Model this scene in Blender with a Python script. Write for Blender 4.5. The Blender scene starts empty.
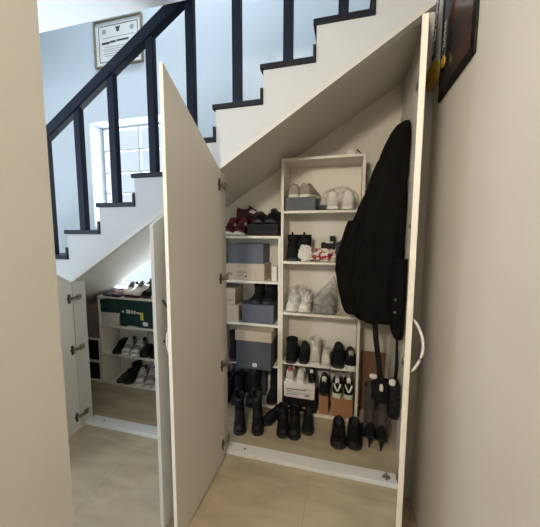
import bpy, bmesh, math, random
from mathutils import Vector, Matrix, noise
S = bpy.context.scene
COL = S.collection
PI = math.pi
rnd = random.Random(4)

# ------------------------------------------------------------------ materials
def mat(name, col, rough=.6, var=.06, scale=6., bump=0., bscale=60., metal=0., spec=.5, sheen=0., stretch=None, coat=0.):
    m = bpy.data.materials.new(name); m.use_nodes = True
    nt = m.node_tree; n = nt.nodes; l = nt.links; b = n['Principled BSDF']
    b.inputs['Roughness'].default_value = rough; b.inputs['Metallic'].default_value = metal
    b.inputs['Specular IOR Level'].default_value = spec
    if sheen: b.inputs['Sheen Weight'].default_value = sheen
    if coat: b.inputs['Coat Weight'].default_value = coat
    tc = n.new('ShaderNodeTexCoord'); mp = n.new('ShaderNodeMapping')
    l.new(tc.outputs['Object'], mp.inputs['Vector'])
    if stretch: mp.inputs['Scale'].default_value = stretch
    nz = n.new('ShaderNodeTexNoise'); nz.inputs['Scale'].default_value = scale; nz.inputs['Detail'].default_value = 4
    l.new(mp.outputs['Vector'], nz.inputs['Vector'])
    cr = n.new('ShaderNodeValToRGB')
    lo = [max(0, c*(1-var)) for c in col]; hi = [min(1, c*(1+var)) for c in col]
    cr.color_ramp.elements[0].position = .3; cr.color_ramp.elements[1].position = .7
    cr.color_ramp.elements[0].color = (*lo, 1); cr.color_ramp.elements[1].color = (*hi, 1)
    l.new(nz.outputs['Fac'], cr.inputs['Fac']); l.new(cr.outputs['Color'], b.inputs['Base Color'])
    if bump:
        n2 = n.new('ShaderNodeTexNoise'); n2.inputs['Scale'].default_value = bscale; n2.inputs['Detail'].default_value = 3
        l.new(mp.outputs['Vector'], n2.inputs['Vector'])
        bp = n.new('ShaderNodeBump'); bp.inputs['Strength'].default_value = bump; bp.inputs['Distance'].default_value = .004
        l.new(n2.outputs['Fac'], bp.inputs['Height']); l.new(bp.outputs['Normal'], b.inputs['Normal'])
    return m

def film(name, col, clear=.5, rough=.35):
    """thin plastic: part clear, part milky"""
    m = bpy.data.materials.new(name); m.use_nodes = True
    nt = m.node_tree; n = nt.nodes; l = nt.links; b = n['Principled BSDF']
    b.inputs['Base Color'].default_value = (*col, 1); b.inputs['Roughness'].default_value = rough
    t = n.new('ShaderNodeBsdfTransparent'); mx = n.new('ShaderNodeMixShader')
    tc = n.new('ShaderNodeTexCoord'); nz = n.new('ShaderNodeTexNoise'); nz.inputs['Scale'].default_value = 18
    l.new(tc.outputs['Object'], nz.inputs['Vector'])
    mr = n.new('ShaderNodeMapRange'); mr.inputs['From Min'].default_value = .35; mr.inputs['From Max'].default_value = .65
    mr.inputs['To Min'].default_value = max(0, 1-clear-.15); mr.inputs['To Max'].default_value = min(1, 1-clear+.15)
    l.new(nz.outputs['Fac'], mr.inputs['Value']); l.new(mr.outputs['Result'], mx.inputs['Fac'])
    l.new(t.outputs[0], mx.inputs[1]); l.new(b.outputs[0], mx.inputs[2])
    l.new(mx.outputs[0], n['Material Output'].inputs['Surface'])
    return m

def tile_mat():
    m = bpy.data.materials.new('floor_tile'); m.use_nodes = True
    nt = m.node_tree; n = nt.nodes; l = nt.links; b = n['Principled BSDF']
    tc = n.new('ShaderNodeTexCoord'); mp = n.new('ShaderNodeMapping')
    mp.inputs['Location'].default_value = (.17, .21, 0)
    l.new(tc.outputs['Object'], mp.inputs['Vector'])
    br = n.new('ShaderNodeTexBrick'); br.offset = 0; br.squash = 1
    br.inputs['Scale'].default_value = 1; br.inputs['Brick Width'].default_value = .6; br.inputs['Row Height'].default_value = .6
    br.inputs['Mortar Size'].default_value = .0022; br.inputs['Mortar Smooth'].default_value = .3
    br.inputs['Color1'].default_value = (.47, .392, .272, 1); br.inputs['Color2'].default_value = (.46, .385, .268, 1)
    br.inputs['Mortar'].default_value = (.37, .31, .22, 1)
    l.new(mp.outputs['Vector'], br.inputs['Vector'])
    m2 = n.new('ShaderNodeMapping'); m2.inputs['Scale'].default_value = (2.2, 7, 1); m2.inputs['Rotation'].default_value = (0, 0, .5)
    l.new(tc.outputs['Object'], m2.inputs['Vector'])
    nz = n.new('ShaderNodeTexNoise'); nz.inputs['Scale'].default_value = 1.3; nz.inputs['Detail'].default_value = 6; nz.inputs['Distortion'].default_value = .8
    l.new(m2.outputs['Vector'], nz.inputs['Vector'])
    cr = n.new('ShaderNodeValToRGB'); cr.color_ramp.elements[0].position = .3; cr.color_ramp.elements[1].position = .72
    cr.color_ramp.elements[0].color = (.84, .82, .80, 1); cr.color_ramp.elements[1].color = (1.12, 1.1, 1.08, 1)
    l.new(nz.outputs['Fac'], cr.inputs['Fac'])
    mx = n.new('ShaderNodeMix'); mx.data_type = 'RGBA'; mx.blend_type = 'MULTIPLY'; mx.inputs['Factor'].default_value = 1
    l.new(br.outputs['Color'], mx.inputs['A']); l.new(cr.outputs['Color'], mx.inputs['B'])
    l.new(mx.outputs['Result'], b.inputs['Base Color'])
    b.inputs['Roughness'].default_value = .24
    return m

M = {}
M['hall'] = mat('hall_wall_paint', (.68, .655, .605), .75, .02, 2.5, .08, 260)
M['stairwall'] = mat('stairwell_paint', (.62, .68, .72), .8, .015, 2., .05, 240)
M['stairwhite'] = mat('stair_plaster', (.55, .555, .56), .75, .015, 3., .06, 200)
M['ceil'] = mat('ceiling_paint', (.86, .89, .92), .85, .01, 2)
M['cupwall'] = mat('cupboard_wall_paint', (.74, .69, .60), .8, .03, 3, .06, 200)
M['soffit'] = mat('soffit_board', (.66, .62, .545), .6, .02, 3)
M['door'] = mat('door_laminate', (.70, .66, .585), .5, .015, 4, .03, 400)
M['shelf'] = mat('shelf_laminate', (.80, .75, .65), .5, .015, 4)
M['trim'] = mat('trim_white', (.60, .57, .52), .5, .02, 5)
M['sill'] = mat('threshold_white', (.74, .73, .71), .45, .02, 5)
M['black'] = mat('black_lacquer', (.006, .008, .014), .5, .2, 6, spec=.25)
M['rail'] = mat('rail_lacquer', (.006, .011, .026), .55, .2, 6, spec=.2)
M['metal'] = mat('hinge_nickel', (.36, .32, .26), .35, .1, 20, metal=.9)
M['dark_metal'] = mat('dark_metal', (.10, .085, .06), .4, .1, 20, metal=.8)
M['handle_white'] = mat('handle_white', (.72, .70, .66), .35, .02)
M['handle_dark'] = mat('handle_dark', (.05, .05, .045), .4, .05)
M['floor'] = tile_mat()
M['coat'] = mat('coat_wool', (.0055, .0050, .0045), .9, .25, 14, .5, 90, spec=.15)
M['coat2'] = mat('coat_lining', (.012, .012, .012), .6, .2, 14)
M['blk'] = mat('black_leather', (.007, .007, .0075), .5, .2, 18, .2, 120, spec=.25)
M['blk2'] = mat('black_suede', (.009, .0085, .0095), .8, .25, 22, .3, 120, spec=.2)
M['navy'] = mat('navy_fabric', (.008, .009, .014), .75, .25, 22, .3, 150, spec=.2)
M['blacksole'] = mat('black_rubber', (.02, .02, .02), .6, .1)
M['white'] = mat('white_leather', (.72, .68, .61), .5, .05, 14)
M['offwhite'] = mat('offwhite_knit', (.60, .55, .46), .8, .10, 24, .3, 120)
M['whitesole'] = mat('white_rubber', (.74, .71, .64), .55, .05)
M['mint'] = mat('mint_rubber', (.50, .60, .46), .55, .06)
M['greyshoe'] = mat('taupe_mesh', (.36, .31, .255), .85, .10, 30, .4, 160)
M['greyfab'] = mat('grey_mesh', (.24, .24, .235), .85, .15, 30, .4, 160)
M['maroon'] = mat('maroon_mesh', (.075, .012, .020), .7, .3, 25, .4, 160)
M['red'] = mat('red_knit', (.20, .022, .030), .65, .3, 25, .4, 160)
M['pink'] = mat('pink_suede', (.30, .06, .075), .7, .2, 20)
M['lace'] = mat('white_lace', (.75, .72, .68), .7, .05)
M['lacedark'] = mat('dark_lace', (.03, .03, .03), .7, .05)
M['lining'] = mat('dark_lining', (.02, .018, .017), .9, .1)
M['lininglight'] = mat('light_lining', (.34, .31, .27), .9, .1)
M['suedebrown'] = mat('brown_grey_suede', (.050, .042, .034), .85, .2, 16, .4, 60)
M['slate'] = mat('slate_card', (.105, .118, .150), .75, .06, 8)
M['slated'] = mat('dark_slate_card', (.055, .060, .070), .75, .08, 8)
M['greybox'] = mat('grey_card', (.125, .135, .150), .75, .06, 8)
M['beigebox'] = mat('beige_card', (.50, .41, .31), .8, .05, 8)
M['tanlid'] = mat('tan_card', (.42, .34, .25), .8, .05, 8)
M['whitebox'] = mat('white_card', (.70, .64, .56), .7, .04, 8)
M['blackbox'] = mat('black_card', (.008, .008, .009), .6, .15, 8, spec=.25)
M['orangebox'] = mat('orange_brown_card', (.40, .19, .085), .75, .08, 10, stretch=(1, 1, 6))
M['greenbox'] = mat('dark_green_card', (.008, .040, .036), .6, .12, 8)
M['pinkbox'] = mat('brown_pink_card', (.22, .15, .135), .8, .08, 8)
M['paper'] = mat('paper_white', (.78, .76, .72), .7, .03)
M['ink'] = mat('ink_dark', (.05, .045, .045), .8, .1)
M['inkgrey'] = mat('ink_grey', (.25, .23, .21), .8, .1)
M['yellow'] = mat('yellow_sticker', (.66, .68, .08), .6, .05)
M['board'] = mat('brown_fibreboard', (.20, .10, .05), .7, .15, 12, stretch=(1, 1, 8))
M['bagfilm'] = film('clear_plastic_film', (.78, .75, .69), .72)
M['bagfilm2'] = film('smoky_plastic_film', (.55, .52, .47), .55)
M['bagwhite'] = mat('white_plastic_bag', (.74, .70, .63), .5, .06, 10)
M['glass'] = film('window_glass', (.9, .95, 1), .93, .02)
for nd in M['glass'].node_tree.nodes:
    if nd.type == 'MIX_SHADER':
        for lk in list(nd.inputs['Fac'].links): M['glass'].node_tree.links.remove(lk)
        nd.inputs['Fac'].default_value = .06
M['winframe'] = mat('window_frame_paint', (.50, .52, .54), .5, .03)
M['gold'] = mat('gold_medal', (.60, .40, .07), .4, .15, 30, .5, 60, metal=.25)
M['ribbon'] = mat('navy_ribbon', (.012, .018, .055), .6, .1, 20)
M['ribbon2'] = mat('slate_ribbon', (.06, .075, .10), .6, .1, 20)
M['frameblack'] = mat('frame_black', (.010, .009, .009), .5, .1, spec=.2)
M['framebronze'] = mat('frame_bronze', (.27, .23, .15), .45, .15, 30, metal=.4)
M['seal'] = mat('seal_green', (.30, .42, .38), .7, .1)
def redwhite():
    m = mat('red_white_print', (.7, .66, .6), .5)
    nt = m.node_tree; n = nt.nodes; cr = [x for x in n if x.type == 'VALTORGB'][0]
    nz = [x for x in n if x.type == 'TEX_NOISE'][0]; nz.inputs['Scale'].default_value = 26; nz.inputs['Detail'].default_value = 1
    cr.color_ramp.interpolation = 'CONSTANT'
    cr.color_ramp.elements[0].color = (.75, .70, .63, 1); cr.color_ramp.elements[1].color = (.36, .02, .025, 1)
    cr.color_ramp.elements[1].position = .52
    return m
M['redwhite'] = redwhite()
def poster():
    m = mat('poster_print', (.05, .05, .055), .25)
    nt = m.node_tree; n = nt.nodes; l = nt.links; b = n['Principled BSDF']
    tc = [x for x in n if x.type == 'TEX_COORD'][0]
    mp = n.new('ShaderNodeMapping'); mp.inputs['Rotation'].default_value = (.75, 0, 0); mp.inputs['Scale'].default_value = (1, 2.0, 6.5)
    l.new(tc.outputs['Object'], mp.inputs['Vector'])
    nz = n.new('ShaderNodeTexNoise'); nz.inputs['Scale'].default_value = 1.1; nz.inputs['Detail'].default_value = 3
    l.new(mp.outputs['Vector'], nz.inputs['Vector'])
    cr = n.new('ShaderNodeValToRGB'); e = cr.color_ramp.elements
    e[0].position = .36; e[0].color = (.022, .024, .027, 1); e[1].position = .50; e[1].color = (.055, .057, .055, 1)
    for p, c in ((.56, (.12, .050, .038)), (.63, (.075, .034, .027)), (.72, (.05, .05, .05))):
        k = e.new(p); k.color = (*c, 1)
    l.new(nz.outputs['Fac'], cr.inputs['Fac']); l.new(cr.outputs['Color'], b.inputs['Base Color'])
    return m
M['poster'] = poster()

# ------------------------------------------------------------------ helpers
def link(name, bm, m, parent=None, smooth=False, bevel=0.):
    bmesh.ops.recalc_face_normals(bm, faces=bm.faces[:])
    me = bpy.data.meshes.new(name); bm.to_mesh(me); bm.free()
    for x in (m if isinstance(m, (list, tuple)) else [m]): me.materials.append(x)
    if smooth:
        for p in me.polygons: p.use_smooth = True
    o = bpy.data.objects.new(name, me); COL.objects.link(o)
    if parent is not None: o.parent = parent
    if bevel:
        md = o.modifiers.new('edge', 'BEVEL'); md.width = bevel; md.segments = 2; md.limit_method = 'ANGLE'
    return o

def thing(name, label, cat, loc=(0, 0, 0), rotz=0, group=None):
    o = bpy.data.objects.new(name, None); COL.objects.link(o); o.empty_display_size = .05
    o.location = loc; o.rotation_euler = (0, 0, rotz)
    o['label'] = label; o['category'] = cat
    if group: o['group'] = group
    return o

def tag(o, label, cat, group=None, kind=None):
    o['label'] = label; o['category'] = cat
    if group: o['group'] = group
    if kind: o['kind'] = kind
    return o

def struct(o):
    o['kind'] = 'structure'; return o

def box(bm, x0, x1, y0, y1, z0, z1):
    v = [bm.verts.new((x, y, z)) for z in (z0, z1) for y in (y0, y1) for x in (x0, x1)]
    for f in ((0, 1, 3, 2), (4, 6, 7, 5), (0, 4, 5, 1), (2, 3, 7, 6), (0, 2, 6, 4), (1, 5, 7, 3)):
        bm.faces.new([v[i] for i in f])
    return bm
def B(*a): return box(bmesh.new(), *a)

def prism(bm, pts, y0, y1, axis='Y'):
    """polygon in the XZ plane pushed along Y (or YZ along X)"""
    mk = (lambda p, t: (p[0], t, p[1])) if axis == 'Y' else ((lambda p, t: (t, p[0], p[1])) if axis == 'X' else (lambda p, t: (p[0], p[1], t)))
    a = [bm.verts.new(mk(p, y0)) for p in pts]; b = [bm.verts.new(mk(p, y1)) for p in pts]
    n = len(pts)
    bm.faces.new(a); bm.faces.new(b[::-1])
    for i in range(n): bm.faces.new((a[i], b[i], b[(i+1) % n], a[(i+1) % n]))
    return bm

def rings(bm, rs, caps=True, closed=True):
    vs = [[bm.verts.new(p) for p in r] for r in rs]
    fs = []
    for a, b in zip(vs, vs[1:]):
        n = len(a)
        for i in range(n if closed else n-1):
            fs.append(bm.faces.new((a[i], a[(i+1) % n], b[(i+1) % n], b[i])))
    if caps:
        bm.faces.new(vs[0][::-1]); bm.faces.new(vs[-1])
    return vs, fs

def tube(bm, pts, r, n=8, taper=None):
    pts = [Vector(p) for p in pts]; rs = []
    up0 = Vector((0, 0, 1))
    for i, p in enumerate(pts):
        d = (pts[min(i+1, len(pts)-1)] - pts[max(i-1, 0)]).normalized()
        up = up0 if abs(d.dot(up0)) < .95 else Vector((1, 0, 0))
        a = d.cross(up).normalized(); b = d.cross(a)
        rr = r if taper is None else r*taper[i]
        rs.append([p + a*rr*math.cos(2*PI*k/n) + b*rr*math.sin(2*PI*k/n) for k in range(n)])
    rings(bm, rs); return bm

def strip(bm, pts, width_dir, w, th):
    """flat band through pts: width w along width_dir, thickness th"""
    pts = [Vector(p) for p in pts]; wd = Vector(width_dir).normalized(); rs = []
    for i, p in enumerate(pts):
        d = (pts[min(i+1, len(pts)-1)] - pts[max(i-1, 0)]).normalized()
        nn = d.cross(wd).normalized()
        rs.append([p + wd*w/2 + nn*th/2, p - wd*w/2 + nn*th/2, p - wd*w/2 - nn*th/2, p + wd*w/2 - nn*th/2])
    rings(bm, rs); return bm

def lathe(bm, prof, c=(0, 0, 0), n=20, axis='Z'):
    rs = []
    for r, h in prof:
        ring = []
        for k in range(n):
            a = 2*PI*k/n; x, y = r*math.cos(a), r*math.sin(a)
            p = (x, y, h) if axis == 'Z' else ((h, x, y) if axis == 'X' else (x, h, y))
            ring.append((c[0]+p[0], c[1]+p[1], c[2]+p[2]))
        rs.append(ring)
    rings(bm, rs); return bm

def blob(bm, c, r, amp=.12, freq=6, sub=3, seed=0, flat=None, fold=0.):
    t = bmesh.new(); bmesh.ops.create_icosphere(t, subdivisions=sub, radius=1)
    mp = {}
    for v in t.verts:
        d = v.co.normalized()
        # squarer than a ball, crumpled
        q = Vector([math.copysign(abs(x)**.75, x) for x in d])
        k = 1 + amp*noise.noise(d*freq*.35 + Vector((seed*3.1, 0, seed))) + amp*.6*abs(noise.noise(d*freq + Vector((seed, seed*2, 0)))) 
        if fold: k += fold*math.sin(9*math.atan2(d.y, d.x) + 5*d.z + seed)
        p = Vector((q.x*r[0]*k, q.y*r[1]*k, q.z*r[2]*k)) + Vector(c)
        if flat is not None and p.z < flat: p.z = flat + (p.z-flat)*.02
        mp[v.index] = bm.verts.new(p)
    for f in t.faces: bm.faces.new([mp[v.index] for v in f.verts])
    t.free(); return bm

def interp(tab, t):
    for (a, va), (b, vb) in zip(tab, tab[1:]):
        if t <= b:
            k = 0 if b == a else (t-a)/(b-a); k = k*k*(3-2*k)*.5 + k*.5
            return va + (vb-va)*k
    return tab[-1][1]

# ------------------------------------------------------------------ shoes
WTAB = [(0, .46), (.035, .70), (.10, .84), (.3, .82), (.5, .86), (.7, 1.0), (.82, .97), (.91, .82), (.97, .58), (1, .30)]
HT = {'sneaker': [(0, .72), (.03, .95), (.08, 1.0), (.2, .86), (.32, .84), (.42, .95), (.48, .86), (.6, .66), (.75, .50), (.88, .44), (.95, .34), (1, .20)],
      'loafer': [(0, .75), (.04, .98), (.1, 1.0), (.25, .82), (.42, .80), (.5, .86), (.62, .70), (.78, .56), (.9, .48), (.96, .36), (1, .2)],
      'boot': [(0, .85), (.05, 1), (.3, 1), (.45, 1), (.58, .72), (.75, .58), (.9, .50), (.96, .38), (1, .22)]}
def shoe(name, label, loc, rotz, L=.27, W=.098, H=.11, style='sneaker', up='blk', sole='blacksole', lace='lacedark', acc=None,
         lin='lining', sh=.024, shaft=0., shaft_m=None, heel=0., tilt=(0, 0), group=None, cat=None, toe=None, tongue=None, tab=None, stripe=None, parts=True):
    """toe points along local +X, heel at -L/2; parts: upper, sole, tongue, laces, toe_cap, heel_tab, side_stripe, shaft, heel"""
    t_ = thing(name, label, cat or ('boot' if shaft else 'shoe'), loc, 0, group)
    t_.rotation_euler = (tilt[0], tilt[1], rotz); t_.rotation_mode = 'XYZ'
    ht = HT[style]
    def zb(t): return heel*(1-min(1, t/.62))**1.3 if heel else .012*max(0, (t-.78)/.22)**2
    def surf(t, th, off=0.):
        w = W/2*interp(WTAB, t); h = (H-sh*.6)*interp(ht, t)
        y = w*math.copysign(abs(math.cos(th))**.8, math.cos(th))*(1-.22*max(0, math.sin(th))**2*(1 if t < .5 else .3)); z = sh*.6 + h*max(0, math.sin(th))**.62 + zb(t)
        p = Vector(((t-.5)*L, y, z))
        if off: p += Vector((0, math.cos(th), math.sin(th)))*off
        return p
    N = 13; ts = [0, .02, .05, .09, .15, .22, .3, .37, .43, .5, .58, .66, .74, .82, .89, .94, .975, 1]
    bm = bmesh.new(); vs = []
    for t in ts:
        r = []
        for k in range(N):
            th = PI*k/(N-1); p = surf(t, th)
            if style != 'boot' and .03 < t < .40 and 4 <= k <= 8:
                d = math.sin(PI*min(1, (t-.03)/.37))**.5
                p.z -= d*(H*.55)*(1 if 5 <= k <= 7 else .45); p.y *= .9
            r.append(p)
        vs.append([bm.verts.new(p) for p in r])
    for i, (a, b) in enumerate(zip(vs, vs[1:])):
        for k in range(N-1):
            f = bm.faces.new((a[k], a[k+1], b[k+1], b[k]))
            if style != 'boot' and .02 <= ts[i] < .40 and 4 <= k <= 7: f.material_index = 1
        bm.faces.new((a[N-1], a[0], b[0], b[N-1]))
    bm.faces.new(vs[0]); bm.faces.new(vs[-1][::-1])
    u = link('upper', bm, [M[up], M[lin]], t_, True)
    # sole
    bm = bmesh.new(); rs = []
    for zz, g in ((0, -.002), (sh*.25, .003), (sh*.8, .003), (sh, -.001)):
        ring = []
        tt = [0, .02, .06, .15, .3, .5, .65, .8, .9, .96, 1]
        for t in tt: ring.append(((t-.5)*(L+.008), W/2*interp(WTAB, t)+g, zz+zb(t)))
        for t in tt[::-1]: ring.append(((t-.5)*(L+.008), -W/2*interp(WTAB, t)-g, zz+zb(t)))
        rs.append(ring)
    rings(bm, rs); link('sole', bm, M[sole], t_, False)
    def patch(nm, t0, t1, k0, k1, m, off=.002, nt_=6, nk=6, skew=0.):
        bm = bmesh.new(); outer = []; inner = []
        for i in range(nt_+1):
            a = t0+(t1-t0)*i/nt_
            outer.append([bm.verts.new(surf(min(1, max(0, a+skew*j/nk)), k0+(k1-k0)*j/nk, off)) for j in range(nk+1)])
        for i in range(nt_):
            for j in range(nk): bm.faces.new((outer[i][j], outer[i+1][j], outer[i+1][j+1], outer[i][j+1]))
        o = link(nm, bm, m, t_, True); md = o.modifiers.new('thick', 'SOLIDIFY'); md.thickness = .0015; return o
    if parts:
        if toe: patch('toe_cap', .84, .985, .25, PI-.25, M[toe])
        if tongue or style == 'sneaker': patch('tongue', .40, .62, PI/2-.42, PI/2+.42, M[tongue or up], .003)
        if lace and style == 'sneaker':
            bm = bmesh.new()
            for t in (.43, .48, .53, .58, .63):
                tube(bm, [surf(t, PI/2+a, .006) for a in (-.62, -.3, 0, .3, .62)], .0028, 5)
            link('laces', bm, M[lace], t_, True)
        if tab: patch('heel_tab', .0, .05, PI/2-.6, PI/2+.6, M[tab], .004, 3)
        if stripe:
            for s in (0, 1):
                a, b = (.35, .95) if s == 0 else (PI-.35, PI-.95)
                patch('side_stripe', .42, .58, a, b, M[stripe], .002, 4, 4, .12)
    if shaft:
        bm = bmesh.new(); rs = []; x0 = -.22*L
        n = 16; prof = [(H*.55, 1.0), (H*.9, .98), (H*.9+(shaft-H)*.35, .92), (H*.9+(shaft-H)*.7, .98), (shaft, 1.04), (shaft-.004, .93), (shaft-.07, .85)]
        for z, k in prof:
            rr = []
            for i in range(n):
                a = 2*PI*i/n; wob = 1+.03*math.sin(3*a+z*40)
                rr.append((x0 + .24*L*k*wob*math.cos(a), W*.44*k*wob*math.sin(a), z + zb(.2)*.8))
            rs.append(rr)
        rings(bm, rs); link('shaft', bm, M[shaft_m or up], t_, True)
        bm = bmesh.new(); strip(bm, [(x0-.24*L, 0, shaft*.9), (x0-.24*L-.006, 0, shaft+.012), (x0-.24*L+.004, 0, shaft+.02), (x0-.22*L+.006, 0, shaft*.93)], (0, 1, 0), .014, .003)
        link('pull_tab', bm, M[up], t_)
    if heel:
        bm = bmesh.new(); hz = zb(.08)+.004
        tube(bm, [((.09-.5)*L, 0, hz), ((.08-.5)*L, 0, hz*.6), ((.06-.5)*L, 0, hz*.25), ((.055-.5)*L, 0, 0)], .016, 8, [1.2, .6, .38, .34])
        link('heel', bm, M[up], t_, True)
    return t_

# ------------------------------------------------------------------ boxes
def marks(parent, bars, y, m, name='lettering'):
    bm = bmesh.new()
    for (x0, x1, z0, z1) in bars: box(bm, x0, x1, y-.0012, y, z0, z1)
    return link(name, bm, m, parent)
def carton(name, label, x0, x1, y0, y1, z0, z1, m, lid=.035, lidm=None, cat='box', group=None, rot=0, over=.003):
    cx, cy = (x0+x1)/2, (y0+y1)/2; w, d, h = (x1-x0)/2, (y1-y0)/2, z1-z0
    t = thing(name, label, cat, (cx, cy, z0), rot, group)
    if lid:
        link('base', B(-w+over, w-over, -d+over, d-over, 0, h-.006), M[m], t, bevel=.002)
        bm = bmesh.new(); box(bm, -w, w, -d, d, h-lid, h)
        link('lid', bm, M[lidm or m], t, bevel=.003)
    else:
        link('base', B(-w, w, -d, d, 0, h), M[m], t, bevel=.002)
    return t

# ================================================================== SETTING
XR = .41          # hall's right wall, also the right end of the cupboard
YF = 1.66         # front plane of the stair and cupboard
YB = 2.50         # wall behind the stair
TOP = 5.2
soff = lambda x: 2.43 + .627*x     # underside of the stair slab
trimz = lambda x: 2.362 + .628*x   # lower edge of the front trim

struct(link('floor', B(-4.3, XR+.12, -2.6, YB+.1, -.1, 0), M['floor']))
struct(link('wall_right', B(XR, XR+.12, -2.6, YB+.2, 0, TOP), M['hall']))
struct(link('wall_left', B(-.9, -.75, -2.6, .595, 0, 2.88), M['hall']))
struct(link('wall_front', B(-.9, XR+.12, -2.72, -2.6, 0, 2.88), M['hall']))
struct(link('ceiling', B(-4.3, XR, -2.6, YF-.014, 2.88, 3.12), M['ceil']))
struct(link('ceiling_upper', B(-4.3, XR, YF-.9, YB+.2, TOP, TOP+.1), M['ceil']))
struct(link('wall_upper', B(-4.3, XR, YF-1.0, YF-.9, 3.12, TOP), M['stairwall']))
# wall behind the stair with its two windows
WX0, WX1, WZ0, WZ1 = -2.575, -1.62, 1.58, 2.64
LX0, LX1, LZ0, LZ1 = -2.45, -1.50, .93, 1.38
bm = bmesh.new(); y0, y1 = YB, YB+.24
box(bm, -4.3, WX0, y0, y1, 0, TOP); box(bm, WX1, XR, y0, y1, 1.50, TOP)
box(bm, WX0, WX1, y0, y1, WZ1, TOP); box(bm, WX0, WX1, y0, y1, LZ1, WZ0)
box(bm, WX0, LX0, y0, y1, 0, LZ1); box(bm, LX0, LX1, y0, y1, 0, LZ0)
box(bm, WX1, XR, y0, y1, LZ1, 1.50)
box(bm, LX1, XR, y0, y1, 0, LZ1); 
struct(link('wall_back', bm, M['stairwall']))
struct(link('wall_west', B(-4.3, -4.2, 1.0, YB, 0, TOP), M['stairwall']))
def window(name, x0, x1, z0, z1, vx, hz, y):
    r = bpy.data.objects.new(name, None); COL.objects.link(r); r['kind'] = 'structure'
    bm = bmesh.new(); t = .02
    box(bm, x0, x1, y, y+.04, z0, z0+t); box(bm, x0, x1, y, y+.04, z1-t, z1)
    box(bm, x0, x0+t, y, y+.04, z0+t, z1-t); box(bm, x1-t, x1, y, y+.04, z0+t, z1-t)
    for x in vx: box(bm, x-.008, x+.008, y+.005, y+.035, z0+t, z1-t)
    xs = [x0+t] + [e for x in vx for e in (x-.008, x+.008)] + [x1-t]
    for z in hz:
        for a, b in zip(xs[::2], xs[1::2]): box(bm, a, b, y+.006, y+.034, z-.007, z+.007)
    link('frame', bm, M['winframe'], r)
    link('glass', B(x0+t, x1-t, y+.018, y+.022, z0+t, z1-t), M['glass'], r)
    return r
window('window_1', WX0, WX1, WZ0, WZ1, (-2.12, -1.70), (1.735, 1.952, 2.17, 2.40), YB+.16)
window('window_2', LX0, LX1, LZ0, LZ1, (-1.78,), (), YB+.16)

# ---- stair
NX = lambda k: -.789 + .2985*(k-4)
NZ = lambda k: 1.5165 + .1865*k
K0, K1 = -7, 8
stair = thing('staircase', 'white plastered staircase with black stone treads rising over the shoe cupboard', 'staircase', (0, 0, 0))
def zig(off=0.):
    pts = [(NX(K0), 0.0)]
    for k in range(K0, K1+1):
        xr = min(NX(k+1)+.018, XR); pts += [(NX(k)+.018, NZ(k)-.015), (xr, NZ(k)-.015)]
    return pts
up = zig(); up[0] = (NX(K0)+.018, 0)
low = [(XR, soff(XR)), (-3.876, 0)]
link('body', prism(bmesh.new(), up + low, YF+.035, YB-.001), M['stairwhite'], stair)
lowf = [(XR, trimz(XR)+.030), (-3.76, 0)]
link('stringer', prism(bmesh.new(), up + lowf, YF, YF+.034), M['stairwhite'], stair)
for k in range(K0, K1+1):
    x1 = min(NX(k+1)+.017, XR-.002)
    tr = link('tread', B(NX(k), x1, YF-.012, YB-.002, NZ(k)-.0145, NZ(k)+.0155), M['black'], stair, bevel=.004)
    if NX(k+1) < XR:
        link('skirting', B(x1-.016, x1-.001, YF-.008, YB-.004, NZ(k)+.0157, NZ(k)+.075), M['black'], tr)
link('soffit_lining', prism(bmesh.new(), [(XR-.001, soff(XR)-.001), (XR-.001, soff(XR)-.009), (-3.8, soff(-3.8)-.009), (-3.8, soff(-3.8)-.001)], YF+.05, YB-.002), M['soffit'], stair)
# ---- railing
railing = thing('stair_railing', 'black stair railing with sloping handrail and upright square balusters on the treads', 'railing', (0, 1.70, 0))
rz = lambda x: 2.285 + .625*(x+2.11)
bm = bmesh.new(); pr = [(-3.7, rz(-3.7)), (XR-.03, rz(XR-.03)), (XR-.03, rz(XR-.03)-.088), (-3.7, rz(-3.7)-.088)]
link('handrail', prism(bm, pr, -.03, .03), M['rail'], railing, bevel=.01)
for k, x in zip(range(-4, 8), [-3.05, -2.75, -2.45, -2.150, -1.843, -1.547, -1.236, -.950, -.645, -.337, -.037, .26]):
    kk = math.floor((x-NX(0))/.2985)
    link('baluster', prism(bmesh.new(), [(x-.027, NZ(kk)+.0157), (x+.027, NZ(kk)+.0157), (x+.027, rz(x+.027)-.088), (x-.027, rz(x-.027)-.088)], -.02, .022), M['rail'], railing, bevel=.004)

# ---- cupboard carcass
PX = [(-2.0, -1.935), (-.825, -.75)]
for i, (a, b) in enumerate(PX):
    struct(link('trim_%d' % (i+1), prism(bmesh.new(), [(a, 0), (b, 0), (b, trimz(b)+.0), (a, trimz(a)+.0)], YF-.012, YF+(.092, .080)[i]), M['trim']))
xa = -2.02
struct(link('trim_5', prism(bmesh.new(), [(-3.72, 0), (-2.001, 0), (-2.001, trimz(-2.001)+.03), (-3.72, .02)], YF-.012, YF+.03), M['stairwhite']))
struct(link('trim_3', prism(bmesh.new(), [(xa, trimz(xa)), (XR-.002, trimz(XR)), (XR-.002, trimz(XR)+.0295), (xa, trimz(xa)+.0295)], YF-.014, YF+.034), M['trim']))
struct(link('trim_4', prism(bmesh.new(), [(xa, trimz(xa)+.0), (XR-.002, trimz(XR)+.0), (XR-.002, soff(XR)-.01), (xa, soff(xa)-.01)], YF+.0345, YF+.05), M['soffit']))
struct(link('baseboard_front', B(-.749, XR-.002, YF+.03, YF+.115, 0, .03), M['sill'], bevel=.003))
struct(link('baseboard_low', B(-1.934, -.826, YF+.03, YF+.115, 0, .03), M['sill'], bevel=.003))
struct(link('wall_cupboard', B(XR-.012, XR-.001, YF+.05, YB-.001, 0, 2.40), M['cupwall']))
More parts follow.
